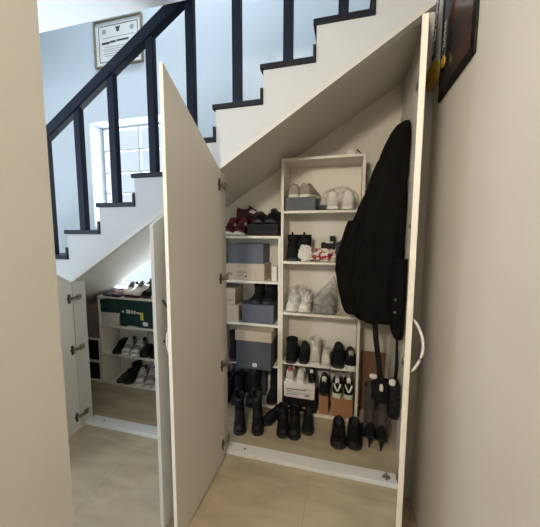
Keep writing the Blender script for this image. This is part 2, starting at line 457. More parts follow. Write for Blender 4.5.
struct(link('wall_cupboard_back', prism(bmesh.new(), [(-1.3, 0), (XR-.013, 0), (XR-.013, soff(XR)-.012), (-1.3, soff(-1.3)-.012)], YB-.006, YB-.001), M['cupwall']))
struct(link('trim_6', B(.372, XR-.0005, YF-.012, YF+.029, .001, 2.58), M['trim']))
def dot(label, x, y):
    z = soff(x)-.0095 if y > YF+.05 else trimz(x)
    bm = bmesh.new(); lathe(bm, [(.008, 0), (.009, -.003), (.006, -.006)], (0, 0, 0), 12)
    o = link('screw_cap', bm, M['dark_metal']); o.location = (x, y, z); o.rotation_euler = (0, -.56, 0); tag(o, label, 'screw cap')
dot('dark screw cap under the stair edge above the upper maroon sneakers', -.594, 1.72)
dot('dark screw cap under the stair edge high above the tall shelf unit', .088, 1.72)

# ---- doors
def hinge(parent, y, z, side=1, name='hinge'):
    """on a door's inner face (local x=0, facing side), reaching +Y into the carcass"""
    s = side; bm = bmesh.new()
    box(bm, 0, .004*s, y-.010, y+.010, z-.034, z+.034)
    lathe(bm, [(.017, 0), (.017, .006*s), (.012, .007*s)], (0, y, z), 14, 'X')
    h = link(name, bm, M['dark_metal'], parent)
    bm = bmesh.new()
    prism(bm, [(y-.006, .010*s), (y+.03, .020*s), (y+.085, .020*s), (y+.085, .008*s), (y+.04, .006*s), (y, .004*s)], -.008, .008)
    for v in bm.verts: v.co = Vector((v.co.z, v.co.x, z+v.co.y))
    box(bm, .004*s, .012*s, y+.06, y+.10, z-.020, z+.020)
    link('hinge_arm', bm, M['metal'], h)
    return h
def bow(parent, x, y, z0, z1, out, m, name='handle'):
    bm = bmesh.new(); pts = []
    for i in range(17):
        a = i/16; k = math.sin(PI*a)**.75
        pts.append((x + out*k, y, z0+(z1-z0)*a))
    tube(bm, pts, .0055, 8)
    return link(name, bm, m, parent, True)
def cup_door(name, label, hx, hy, w, ang, zt_free, zt_hinge, th, inner, hz, handle=True, hm='handle_white', zb=.012, h0=.975):
    """hinge at (hx,hy); leaf runs along local -Y; thickness towards -inner; inner = +1/-1 side (local x) that faces the room inside"""
    t = thing(name, label, 'cupboard door', (hx, hy, 0), ang)
    bm = prism(bmesh.new(), [(-w, zb), (0, zb), (0, zt_hinge), (-w, zt_free)], 0, -th*inner, 'X')
    link('panel', bm, M['door'], t, bevel=.0015)
    for z in hz: hinge(t, -.03, z, inner)
    if handle: bow(t, -th*inner, -w+.05, h0, h0+.21, -inner*.04, M[hm])
    return t
cup_door('cupboard_door', 'tall cream slanted cupboard door standing open, its inner side with four hinges showing', -.734, YF-.016, .56, 0, 2.20, 1.885, .018, 1, (1.80, 1.23, .665, .125), True, h0=.90)
cup_door('cupboard_door', 'tall cream cupboard door seen edge-on beside the hall wall, white bow handle', .347, YF-.016, .545, -math.radians(12.45), 2.228, 2.575, .0205, -1, (2.25, 1.55, .80, .12), True)
cup_door('cupboard_door', 'short pale cupboard door behind the tall open door, dark curved handle on its face', -.862, YF-.016, .513, 0, 1.545, 1.84, .02, -1, (1.5, .9, .12), True, 'handle_dark')
cup_door('cupboard_door', 'low white cupboard door with three hinges, standing open against the hall wall corner', -1.937, YF-.016, .56, math.radians(4), 1.50, 1.15, .018, 1, (1.03, .64, .11), False)
# ---- catches on the sill
ct = thing('door_catch', 'small metal cross-shaped door catch on the white sill near the edge-on door', 'door catch', (.29, YF+.07, .03))
bm = B(-.022, .022, -.007, .007, 0, .006); box(bm, -.007, .007, -.024, .024, .0005, .0065); link('plate', bm, M['metal'], ct)
link('pin', lathe(bmesh.new(), [(.006, .0065), (.006, .03), (.003, .034)], (0, 0, 0), 10), M['metal'], ct)
for nm, x in (('tiny dark screw cap on the sill beside the tall open door', -.621), ('tiny dark screw cap on the sill of the low cupboard', -1.80)):
    o = link('screw_cap', lathe(bmesh.new(), [(.007, 0), (.007, .002), (.004, .004)], (0, 0, 0), 10), M['dark_metal']); o.location = (x, YF+.07, .03); tag(o, nm, 'screw cap')

# ---- certificate on the stairwell wall
ce = thing('framed_certificate', 'bronze framed certificate with dark crest hanging on the blue-white stairwell wall', 'certificate', (-2.165, YB, 3.35))
w, h = .275, .215
bm = bmesh.new(); f = .014
box(bm, -w, w, -.03, -.001, h-f, h); box(bm, -w, w, -.03, -.001, -h, -h+f); box(bm, -w, -w+f, -.03, -.001, -h+f, h-f); box(bm, w-f, w, -.03, -.001, -h+f, h-f)
link('frame', bm, M['framebronze'], ce, bevel=.003)
pp = link('paper', B(-w+f, w-f, -.012, -.002, -h+f, h-f), M['paper'], ce)
bm = bmesh.new(); a, b, q = w-.05, h-.05, .006
for r in ((-a, a, b-q, b), (-a, a, -b, -b+q), (-a, -a+q, -b+q, b-q), (a-q, a, -b+q, b-q)): box(bm, r[0], r[1], -.0135, -.012, r[2], r[3])
for x0, x1, z, hh in ((-.19, -.10, .008, .020), (-.095, -.03, .014, .018), (-.02, .12, .018, .016)): box(bm, x0, x1, -.0135, -.012, z-hh/2, z+hh/2)
link('border', bm, M['ink'], pp)
bm = bmesh.new()
for i, z in enumerate((.055, -.03, -.05, -.07, -.09, -.11)): box(bm, -.18+.02*(i % 2), .19-.03*(i % 3), -.0132, -.012, z-.002, z+.002)
link('lettering', bm, M['inkgrey'], pp)
bm = prism(bmesh.new(), [(-.03, .148), (-.012, .140), (0, .144), (.012, .140), (.03, .148), (.020, .125), (.013, .10), (0, .095), (-.013, .10), (-.020, .125)], -.0135, -.012)
link('crest', bm, M['ink'], pp)
for x in (-.16, .16): link('seal', lathe(bmesh.new(), [(.024, -.0120), (.024, -.0132), (.012, -.0134)], (x, 0, .115), 16, 'Y'), M['seal'], pp)

# ---- dark picture with medals on the right wall
pf = thing('framed_picture', 'dark framed poster with reddish streaks on the hall wall, medals hanging over it', 'picture', (XR, 1.343, 2.108))
d, fw, H0 = .010, .035, .66
bm = bmesh.new()
box(bm, -d, -.001, -.19, .19, 0, fw); box(bm, -d, -.001, -.19, .19, H0-fw, H0); box(bm, -d, -.001, -.19, -.19+fw, fw, H0-fw); box(bm, -d, -.001, .19-fw, .19, fw, H0-fw)
link('frame', bm, M['frameblack'], pf, bevel=.003)
link('print', B(-d+.004, -.002, -.19+fw, .19-fw, fw, H0-fw), M['poster'], pf)
def medal(label, y, z, ytop, rib, yr, R, text=None):
    t = thing('medal', label, 'medal', (XR-d-(.015 if R > .04 else .006), y, z))
    if R:
        bm = lathe(bmesh.new(), [(R*.9, -.005), (R, -.004), (R, .001), (R*.85, .002)], (0, 0, 0), 32, 'X'); dsc = link('disc', bm, M['gold'], t); dsc.rotation_euler.z = math.radians(15 if R > .04 else 0)
        bm = bmesh.new(); prism(bm, [(R*.62*math.cos(PI/2+i*PI/5)*(1 if i % 2 == 0 else .5), R*.62*math.sin(PI/2+i*PI/5)*(1 if i % 2 == 0 else .5)) for i in range(10)], -.0085, -.005, 'X'); link('relief', bm, M['gold'], dsc)
        bm = bmesh.new(); tube(bm, [(0, .010*math.cos(2*PI*i/10), R+.007+.010*math.sin(2*PI*i/10)) for i in range(11)], .002, 6); link('ring', bm, M['gold'], t)
    dz = .52; z0 = R+.01 if R else 0
    bm = strip(bmesh.new(), [(-.001, 0, z0), (-.002, (ytop-y)*.35, z0+dz*.4), (-.002, (ytop-y), z0+dz)], (0, 1, 0), yr, .0015)
    rb = link('ribbon', bm, M[rib], t)
    if text:
        cu = bpy.data.curves.new('lettering', 'FONT'); cu.body = text; cu.size = yr*.72; cu.extrude = .0004; cu.align_y = 'CENTER'
        ob = bpy.data.objects.new('lettering', cu); COL.objects.link(ob); ob.parent = rb
        # reads upward along the ribbon, facing -X
        along = Vector((0, (ytop-y)*.35, dz*.4)).normalized(); nrm = Vector((-1, 0, 0)); side = nrm.cross(along)
        ob.matrix_local = Matrix.Translation((-.0035, along.y*.03, z0+.02)) @ Matrix((along, side, nrm)).transposed().to_4x4()
        cu.materials.append(M['paper'])
        bpy.context.view_layer.update()
        me = bpy.data.meshes.new_from_object(ob); o2 = bpy.data.objects.new('lettering', me); COL.objects.link(o2); o2.parent = rb; o2.matrix_local = ob.matrix_local.copy(); bpy.data.objects.remove(ob)
    return t
medal('round gold medal on a navy ribbon lettered in white, over the dark poster', 1.585, 2.255, 1.50, 'ribbon', .058, .060, 'ISTRUZIONE EV')
medal('slate blue medal ribbon with small gold disc, hanging between navy ribbon and poster edge', 1.455, 2.245, 1.41, 'ribbon2', .05, .022, 'ZIONE')

# ================================================================== SHELF UNITS
def unit(label, x0, x1, tops, y0=2.25, y1=2.493, th=.02, back=True, base_lip=True):
    t = thing('shelf_unit', label, 'shelf unit', ((x0+x1)/2, (y0+y1)/2, 0)); w = (x1-x0)/2; d = (y1-y0)/2
    ht = max(tops)
    for s in (-1, 1): link('side_panel', B(min(s*w, s*(w-th)), max(s*w, s*(w-th)), -d, d, 0, ht), M['shelf'], t, bevel=.001)
    for z in tops: link('shelf', B(-w+th, w-th, -d, d-.004, z-.02, z), M['shelf'], t, bevel=.001)
    if back: link('back_panel', B(-w+.002, w-.002, d-.004, d, .002, ht-.002), M['shelf'], t)
    return t
RT = [2.096, 1.692, 1.290, .869, .446, .022]
LT = [1.493, 1.117, .750, .400, .033]
unit('tall cream shelf unit with five open shelves behind the hanging black coat', -.492, .140, RT)
unit('shorter cream shelf unit packed with shoe boxes beside the tall open door', -1.07, -.493, LT)
WT = [.898, .611, .318, .020]
unit('low white shelf unit of shoes inside the small stair cupboard', -2.340, -1.60, WT)
unit('lowest narrow shelf unit of brown boxes beside the low cupboard post', -2.80, -2.344, [.46, .225, .020], th=.018)

TC, HC = -PI/2, PI/2       # toe towards the camera / heel towards the camera
YS = 2.365                 # shoe centre on a shelf
# ---- shorter unit, top board
z = LT[0]
shoe('sneaker', 'red and maroon white-soled sneaker on the top board beside the tall open door', (-.955, YS-.01, z), TC+.05, .25, .098, .165, up='red', sole='whitesole', lace='pink', stripe='lace', toe='maroon', tab='maroon')
shoe('sneaker', 'red and maroon white-soled sneaker on the top board next to the black box', (-.850, YS-.01, z), TC-.08, .25, .098, .165, up='red', sole='whitesole', lace='pink', stripe='lace', toe='maroon', tab='maroon')
shoe('sneaker', 'dark maroon sneaker with white stripe perched behind the two red sneakers', (-.80, 2.44, z+.130), .15, .27, .085, .14, up='maroon', sole='maroon', lace='lacedark', stripe='lace')
carton('shoe_box', 'flat black shoe box on the top board of the shorter unit', -.785, -.515, 2.26, 2.488, z, z+.096, 'blackbox', .03)
shoe('sneaker', 'black sneaker on the flat black shoe box, beside the maroon sneaker', (-.700, YS+.01, z+.096), TC+.1, .24, .10, .115, up='blk2', lace='lacedark')
o = shoe('sneaker', 'black sneaker with a silver ring badge on the flat black shoe box', (-.585, YS+.01, z+.096), TC-.06, .24, .125, .138, up='navy', lace='lacedark')
bm = bmesh.new(); tube(bm, [(.062, -.020+.014*math.cos(2*PI*i/14), .107+.014*math.sin(2*PI*i/14)) for i in range(15)], .004, 6); link('ring_badge', bm, M['lace'], o)
# ---- second row
z = LT[1]
t = carton('shoe_box', 'beige printed shoe box under the slate box, second row of the shorter unit', -.995, -.632, 2.262, 2.485, z, z+.143, 'beigebox', .05)
marks(t, [(-.145, -.105, .040, .062), (-.07, .02, .066, .074), (-.07, -.01, .050, .055), (-.06, .03, .036, .041), (.06, .062, .03, .085), (.10, .102, .03, .085)], -.1092, M['inkgrey'])
lb = link('printed_label', B(.004, .034, -.1100, -.1085, .022, .048), M['paper'], t); bm = B(.009, .028, -.1112, -.1100, .026, .044); link('printing', bm, M['ink'], lb)
carton('shoe_box', 'slate blue shoe box with dark lid on the beige printed box', -.962, -.643, 2.268, 2.48, z+.143, z+.143+.165, 'slate', .028, 'slate')
carton('paper_carton', 'slim white upright carton at the end of the second row, next to the tall unit', -.580, -.532, 2.29, 2.40, z, z+.122, 'whitebox', .02)
carton('paper_carton', 'narrow white upright carton between the beige printed box and the open door hinge', -1.040, -1.000, 2.27, 2.42, z, z+.14, 'whitebox', .02)
# ---- third row
z = LT[2]
carton('shoe_box', 'beige shoe box at the bottom of the stack of two, third row', -1.045, -.862, 2.262, 2.47, z, z+.146, 'beigebox', .055)
t = carton('shoe_box', 'smaller beige shoe box on top of the stack of two, third row', -1.045, -.895, 2.265, 2.46, z+.146, z+.29, 'beigebox', .05)
marks(t, [(.0, .04, .035, .046), (.0, .03, .052, .056)], -.0985, M['inkgrey'])
carton('shoe_box', 'slate blue shoe box under the black ankle shoes, third row', -.838, -.552, 2.262, 2.485, z, z+.164, 'slate', .04)
shoe('ankle_shoe', 'black ankle shoe on the slate box of the third row, beside the beige boxes', (-.712, YS-.01, z+.164), TC+.05, .23, .108, .11, 'boot', 'blk2', lace=None, shaft=.150)
shoe('ankle_shoe', 'black ankle shoe on the slate box of the third row, next to the tall unit', (-.604, YS-.01, z+.164), TC-.05, .23, .108, .11, 'boot', 'blk2', lace=None, shaft=.155)
# ---- fourth row
z = LT[3]
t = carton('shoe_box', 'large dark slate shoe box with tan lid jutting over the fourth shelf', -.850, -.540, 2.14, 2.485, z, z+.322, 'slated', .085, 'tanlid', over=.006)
lb = link('printed_label', B(-.005, .030, -.1680, -.1665, .022, .050), M['paper'], t); link('printing', B(.002, .022, -.1692, -.1680, .030, .042), M['inkgrey'], lb)
shoe('ankle_boot', 'black ankle boot beside the large tan-lidded box, fourth row', (-.925, YS-.01, z), HC+.1, .24, .10, .13, 'boot', 'blk2', lace=None, shaft=.25)
# ---- fifth row, bottom board
z = LT[4]
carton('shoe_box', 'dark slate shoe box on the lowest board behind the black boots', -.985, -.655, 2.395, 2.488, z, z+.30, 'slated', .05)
shoe('ankle_boot', 'low black boot on the lowest board beside the open door hinge', (-.975, 2.275, z), TC, .22, .095, .13, 'boot', 'blk', lace=None, shaft=.20)
shoe('ankle_boot', 'low black boot on the lowest board, second from the open door', (-.880, 2.275, z), TC+.05, .22, .095, .13, 'boot', 'blk2', lace=None, shaft=.22)
shoe('tall_boot', 'tall black boot on the lowest board under the white label of the big box', (-.735, 2.275, z), TC, .22, .105, .15, 'boot', 'blk', lace=None, shaft=.315)
shoe('tall_boot', 'tall black boot on the lowest board against the tall unit', (-.575, 2.365, z), TC, .22, .095, .15, 'boot', 'blk2', lace=None, shaft=.33)
# ---- on the floor
shoe('ankle_boot', 'black ankle boot on the floor nearest the tall open door', (-.757, 1.99, 0), TC+.36, .255, .092, .14, 'boot', 'blk', lace=None, shaft=.235)
shoe('ankle_boot', 'black ankle boot on the floor, second from the tall open door', (-.620, 2.022, 0), TC+.30, .255, .092, .14, 'boot', 'blk', lace=None, shaft=.235)
shoe('loafer', 'black low shoe on the floor behind the two ankle boots near the open door', (-.528, 2.13, 0), TC-.45, .22, .09, .095, 'loafer', 'navy', lace=None)
shoe('ankle_boot', 'black short boot on the floor in front of the unit joint, toe to the sill', (-.420, 2.045, 0), TC+.20, .25, .094, .13, 'boot', 'blk', lace=None, shaft=.150)
shoe('ankle_boot', 'black short boot on the floor in front of the white printed box', (-.330, 2.048, 0), TC+.14, .25, .094, .13, 'boot', 'blk', lace=None, shaft=.152)
shoe('loafer', 'black low shoe on the floor half behind the short boots', (-.235, 2.12, 0), TC+.1, .24, .09, .11, 'loafer', 'blk2', lace=None)
shoe('loafer', 'black loafer on the floor below the orange box', (.0, 2.058, 0), TC+.0, .285, .112, .095, 'loafer', 'blk', lace=None, toe='blk')
shoe('loafer', 'black loafer on the floor beside the heeled boots', (.113, 2.078, 0), TC-.03, .285, .112, .095, 'loafer', 'blk', lace=None, toe='blk')
for lab, x, y, a in (('brown-grey suede high-heeled boot with its thin heel by the black loafer', .205, 2.105, HC+.12), ('brown-grey suede high-heeled boot standing by the cupboard side wall', .300, 2.090, HC-.10)):
    shoe('heeled_boot', lab, (x, y, 0), a, .225, .088, .115, 'boot', 'blk2', sole='blacksole', lace=None, shaft=.40, shaft_m='suedebrown', heel=.085, sh=.012)

# ---- tall unit, on top
cp = thing('cap', 'small white cap with a dark brim band lying on top of the tall unit', 'cap', (.035, 2.34, RT[0]))
link('crown', lathe(bmesh.new(), [(.052, .004), (.050, .02), (.044, .046), (.030, .052)], (0, 0, 0), 24), M['paper'], cp, True)
link('brim', lathe(bmesh.new(), [(.060, 0), (.062, .003), (.054, .006)], (-.006, 0, 0), 24), M['greyshoe'], cp, True)
link('strap', strip(bmesh.new(), [(.044, -.02, .048), (.062, -.025, .026), (.078, -.03, .008), (.098, -.03, .004)], (0, 1, 0), .02, .004), M['blk2'], cp)
# first row
z = RT[1]
carton('shoe_box', 'slate grey shoe box under the taupe sneakers, top row of the tall unit', -.463, -.222, 2.262, 2.48, z, z+.104, 'greybox', .035)
shoe('sneaker', 'taupe mesh sneaker on the grey box, next to the side panel', (-.395, YS+.005, z+.104), HC, .22, .108, .122, up='greyshoe', sole='whitesole', lace=None, tongue='greyshoe', lin='lininglight')
shoe('sneaker', 'taupe mesh sneaker on the grey box, turned sideways beside its twin', (-.280, YS+.01, z+.104), HC-.35, .23, .112, .125, up='greyshoe', sole='whitesole', lace=None, lin='lininglight')
shoe('sneaker', 'white sneaker inside the clear bag, nearer the grey box', (-.095, YS-.015, z+.004), HC+.03, .24, .108, .165, up='white', sole='whitesole', lace=None, lin='lininglight')
shoe('sneaker', 'white sneaker inside the clear bag, nearer the black coat', (.025, YS-.01, z+.004), HC-.04, .24, .115, .165, up='white', sole='whitesole', lace=None, lin='lininglight')
tag(link('plastic_bag', blob(bmesh.new(), (-.046, YS-.004, z+.088), (.136, .108, .088), .14, 7, 4, 2, z+.002, .012), M['bagfilm'], None, True), 'clear plastic bag around two white sneakers, top row of the tall unit', 'bag')
shoe('slipper', 'dark slate slipper beside the clear bag of white sneakers', (-.176, YS-.02, z), TC+.2, .22, .07, .055, 'loafer', 'slate', 'slated', None)
# second row
z = RT[2]
for lab, x, a in (('black ankle boot with pull tab beside the side panel, second row of the tall unit', -.405, HC), ('black ankle boot with pull tab beside the crumpled white bag', -.302, HC-.08)):
    shoe('ankle_boot', lab, (x, YS+.025, z), a, .22, .112, .13, 'boot', 'blk2', lace=None, shaft=.215)
tag(link('plastic_bag', blob(bmesh.new(), (-.296, 2.275, z+.064), (.050, .026, .062), .30, 9, 4, 5, z+.001, .03), M['bagwhite'], None, False), 'crumpled white plastic bag leaning on the black boots', 'bag')
tag(link('plastic_bag', blob(bmesh.new(), (-.145, 2.315, z+.052), (.092, .055, .050), .30, 9, 4, 8, z+.001, .03), M['redwhite'], None, False), 'crumpled red and white printed plastic bag in the second row', 'bag')
pc = thing('pouch', 'black pouch with a white stripe standing behind the red and white bag', 'pouch', (-.118, 2.43, z), 0)
link('body', prism(bmesh.new(), [(-.066, 0), (.048, 0), (.048, .205), (.004, .205), (.004, .160), (-.066, .150)], -.03, .03), M['blk'], pc, bevel=.006)
link('stripe', B(-.03, .03, -.0325, -.0305, .146, .158), M['paper'], pc)
# third row
z = RT[3]
shoe('sneaker', 'white sneaker in the clear bag beside the side panel, third row', (-.400, YS-.012, z+.003), TC, .23, .104, .165, up='white', sole='whitesole', lace='lace', lin='lininglight', tongue='offwhite', tab='greyfab')
shoe('sneaker', 'white sneaker in the clear bag next to the grey mesh shoes, third row', (-.292, YS-.012, z+.003), TC-.05, .23, .104, .16, up='white', sole='whitesole', lace='lace', lin='lininglight', tongue='offwhite', tab='greyfab')
tag(link('plastic_bag', blob(bmesh.new(), (-.347, YS+.005, z+.098), (.104, .105, .098), .20, 6, 4, 11, z+.001, .015), M['bagfilm'], None, True), 'clear plastic bag around two white sneakers in the third row', 'bag')
shoe('sneaker', 'grey mesh sneaker in the smoky bag beside the white pair', (-.190, YS-.005, z+.003), TC, .23, .09, .15, up='greyfab', sole='greyfab', lace=None)
shoe('sneaker', 'grey mesh sneaker in the smoky bag beside the black coat', (-.094, YS-.005, z+.003), TC, .23, .09, .15, up='greyfab', sole='greyfab', lace=None)
bm = bmesh.new(); rs = []
for zz, kx, kd, cx in ((.002, 1, 1, 0), (.05, 1.04, 1, 0), (.11, .98, .9, .004), (.17, .75, .6, .02), (.22, .45, .35, .05), (.27, .18, .15, .065), (.30, .03, .04, .07)):
    rs.append([(-.140+cx+.102*kx*math.cos(a)*(1+.05*math.sin(5*a+zz*50)), YS+.108*kd*math.sin(a)*(1+.04*math.sin(7*a)), z+zz) for a in [2*PI*i/28 for i in range(28)]])
rings(bm, rs)
tag(link('plastic_bag', bm, M['bagfilm2'], None, True), 'smoky plastic bag gathered to a peak around grey mesh shoes', 'bag')
# fourth row
z = RT[4]
shoe('ankle_shoe', 'black ankle shoe at the side panel end of the fourth row', (-.396, YS-.01, z), HC-.06, .25, .108, .13, 'boot', 'blk2', lace=None, shaft=.19)
shoe('sneaker', 'black sneaker with a white badge at its heel, fourth row', (-.298, YS+.005, z), HC, .25, .088, .165, up='blk', tab=None, lace='lacedark', stripe='lacedark')
shoe('high_top', 'tall off-white high-top shoe in the middle of the fourth row', (-.206, YS+.005, z), HC+.04, .25, .102, .15, 'boot', 'offwhite', 'whitesole', None, shaft=.205, tab='white')
shoe('sneaker', 'small white sneaker beside the off-white high-top', (-.112, YS-.03, z), HC-.03, .24, .088, .150, up='white', sole='whitesole', lace='lace', lin='lininglight', tab='offwhite')
shoe('sneaker', 'black and navy sneaker beside the small white sneaker', (-.018, YS, z), HC, .25, .118, .185, up='navy', sole='blacksole', lace='lacedark', tab='blk')
shoe('sneaker', 'navy sneaker with a white sole at the coat end of the fourth row', (.072, YS-.02, z), HC+.05, .25, .098, .165, up='navy', sole='whitesole', lace='lace', tab='lininglight', sh=.04)
# fifth row
z = RT[5]
t = carton('shoe_box', 'flat black shoe box with pale marks on the lowest board of the tall unit', -.462, -.180, 2.258, 2.485, z, z+.112, 'blackbox', .03)
for bar in [(-.10, -.072, .026, .038), (-.045, -.012, .024, .038), (.018, .024, .020, .040), (.030, .044, .022, .040), (.064, .104, .022, .038)]: marks(t, [bar], -.1125, M['whitebox'], 'pale_mark')
t = carton('shoe_box', 'white printed shoe box on the flat black box', -.462, -.198, 2.262, 2.48, z+.112, z+.248, 'whitebox', .045)
marks(t, [(-.11, .06, .072, .080), (-.11, -.05, .058, .063), (-.11, .10, .046, .049), (-.10, .0, .028, .033), (.05, .09, .024, .040), (.02, .12, .084, .087)], -.1102, M['inkgrey'])
z2 = z+.248
shoe('sneaker', 'white and pink sneaker on the white printed box, beside the side panel', (-.412, YS+.01, z2), HC, .22, .082, .120, up='offwhite', sole='whitesole', lace='lace', lin='pink', tab='pink', toe='pink', tongue='pink')
shoe('sneaker', 'off-white sneaker on the white printed box, beside the pink one', (-.318, YS+.01, z2), HC-.03, .22, .080, .112, up='white', sole='whitesole', lace='lace', lin='lininglight', tab='offwhite')
shoe('sneaker', 'black sneaker with white heel tab on the end of the white printed box', (-.235, YS+.02, z2), HC+.05, .20, .070, .115, up='blk', sole='blacksole', lace='lace', tab='white')
carton('shoe_box', 'narrow orange-brown box on end under a black sneaker', -.165, -.088, 2.27, 2.48, z, z+.175, 'orangebox', .0)
carton('shoe_box', 'wide orange-brown shoe box under the mint-soled sneakers', -.070, .108, 2.262, 2.485, z, z+.178, 'orangebox', .05)
shoe('sneaker', 'black sneaker with white heel band on the narrow orange-brown box', (-.124, YS-.005, z+.175), HC, .23, .092, .165, up='navy', sole='blacksole', lace='lace', tab='white')
for lab, x, hh in (('black and white sneaker with mint sole on the orange box, nearer the black sneaker', -.022, .165), ('black and white sneaker with mint sole on the orange box, nearer the coat', .066, .180)):
    o = shoe('sneaker', lab, (x, YS-.01, z+.178), HC+.02, .24, .084, hh, up='blk', sole='mint', lace='lace', lin='lininglight', tab='white', sh=.038)
    for s in (-1, 1):
        bm = bmesh.new(); strip(bm, [(-.128, .002*s, .062), (-.124, .016*s, .092), (-.112, .026*s, .118)], (0, 1, .3), .013, .003); link('heel_stripe', bm, M['white'], o)

# ---- low unit
z = WT[0]
xs = lambda u: -2.344 + .0107*(u-97)
shoe('slipper', 'dark maroon flat slipper at the low end of the stair cupboard top board', (-2.225, YS-.02, z), TC, .24, .085, .05, 'loafer', 'maroon', 'blacksole', None)
shoe('slipper', 'dark maroon flat slipper beside the pale sneakers on the low unit', (-2.120, YS-.03, z), TC, .24, .09, .055, 'loafer', 'maroon', 'blacksole', None)
shoe('sneaker', 'pale grey-white sneaker with dark sole on the low unit, beside the slippers', (-2.025, YS, z), TC+.3, .25, .10, .135, up='white', sole='maroon', lace='lacedark', tongue='greyfab')
shoe('sneaker', 'pale grey-white sneaker with dark sole on the low unit, beside a black shoe', (-1.915, YS-.005, z), TC-.1, .25, .105, .15, up='white', sole='maroon', lace='lacedark', tongue='greyfab')
shoe('ankle_shoe', 'black ankle shoe on the low unit behind the short open door', (-1.800, YS, z), TC, .24, .10, .13, 'boot', 'blk2', lace=None, shaft=.17)
shoe('sneaker', 'white sneaker on the low unit just behind the short door edge', (-1.695, YS, z), TC, .24, .09, .11, up='white', sole='whitesole', lace='lace')
z = WT[1]
t = carton('shoe_box', 'large dark green shoe box with white lettering and yellow sticker in the low unit', -2.098, -1.72, 2.258, 2.485, z, z+.258, 'greenbox', .10)
marks(t, [(-.155, -.135, .135, .155), (-.105, -.06, .132, .168), (-.05, -.03, .134, .164), (-.022, 0, .134, .162), (.01, .055, .134, .150), (-.09, .01, .006, .014)], -.1132, M['whitebox'])
link('sticker', B(.052, .085, -.1150, -.1135, .075, .150), M['yellow'], t)
link('printed_label', B(.075, .130, -.1130, -.1113, .022, .060), M['paper'], t)
carton('shoe_box', 'white shoe box under the flat green box in the low unit', -2.318, -2.108, 2.262, 2.48, z, z+.125, 'whitebox', .04)
carton('shoe_box', 'flat dark green shoe box on the white box in the low unit', -2.328, -2.106, 2.258, 2.485, z+.125, z+.245, 'greenbox', .03)
z = WT[2]
for nm, lab, x, a, kw in (
    ('sneaker', 'dark brown sneaker at the low end of the middle board of the low unit', -2.185, TC+.3, dict(H=.11, W=.095, up='blk2', lace='lacedark')),
    ('sneaker', 'grey and white laced sneaker on the middle board, beside the dark brown one', -2.075, TC+.3, dict(H=.135, W=.098, up='greyfab', sole='whitesole', lace='lace', toe='white', stripe='white')),
    ('sneaker', 'grey and white laced sneaker on the middle board, beside the beige-topped boot', -1.960, TC+.2, dict(H=.135, W=.10, up='greyfab', sole='whitesole', lace='lace', toe='white', stripe='white')),
    ('ankle_boot', 'black boot with beige shaft on the middle board of the low unit', -1.840, TC, dict(H=.12, W=.10, style='boot', up='blk', lace=None, shaft=.225, shaft_m='greyshoe')),
    ('ankle_boot', 'black boot with brown shaft on the middle board behind the short door edge', -1.730, TC, dict(H=.12, W=.10, style='boot', up='blk', lace=None, shaft=.215, shaft_m='suedebrown'))):
    shoe(nm, lab, (x, YS-.01, z), a, .24, **kw)
z = WT[3]
for nm, lab, x, a, kw in (
    ('slipper', 'small brown slipper at the low end of the lowest board of the low unit', -2.15, TC+.2, dict(H=.07, W=.08, style='loafer', up='suedebrown', lace=None)),
    ('ankle_shoe', 'black ankle shoe on the lowest board of the low unit', -2.045, TC, dict(H=.12, W=.095, style='boot', up='blk', lace=None, shaft=.16)),
    ('sneaker', 'pale striped sneaker on the lowest board, beside the black ankle shoe', -1.94, TC+.35, dict(H=.135, W=.10, up='greyshoe', sole='whitesole', lace='lace', stripe='white', toe='white')),
    ('sneaker', 'pale striped sneaker on the lowest board, second from the black ankle shoe', -1.83, TC+.35, dict(H=.14, W=.10, up='greyfab', sole='whitesole', lace='lace', stripe='white', toe='offwhite')),
    ('sneaker', 'pale striped sneaker on the lowest board behind the short door edge', -1.72, TC+.3, dict(H=.14, W=.10, up='offwhite', sole='whitesole', lace='lace', stripe='greyfab'))):
    shoe(nm, lab, (x, YS-.01, z), a, .24, **kw)
# lowest narrow unit
for lab, z0, z1, m in (('brown-pink shoe box at the foot of the stack on the narrow unit', .46, .60, 'pinkbox'), ('pale brown shoe box in the middle of the stack on the narrow unit', .60, .70, 'pinkbox'), ('brown-pink shoe box topmost on the narrow unit', .70, .80, 'pinkbox')):
    carton('shoe_box', lab, -2.70, -2.366, 2.26, 2.48, z0, z1, m, .03)
carton('shoe_box', 'dark shoe box on the middle board of the narrow unit', -2.70, -2.39, 2.265, 2.48, .225, .40, 'blackbox', .03)
carton('shoe_box', 'dark shoe box on the bottom board of the narrow unit', -2.70, -2.39, 2.265, 2.48, .02, .17, 'blackbox', .03)

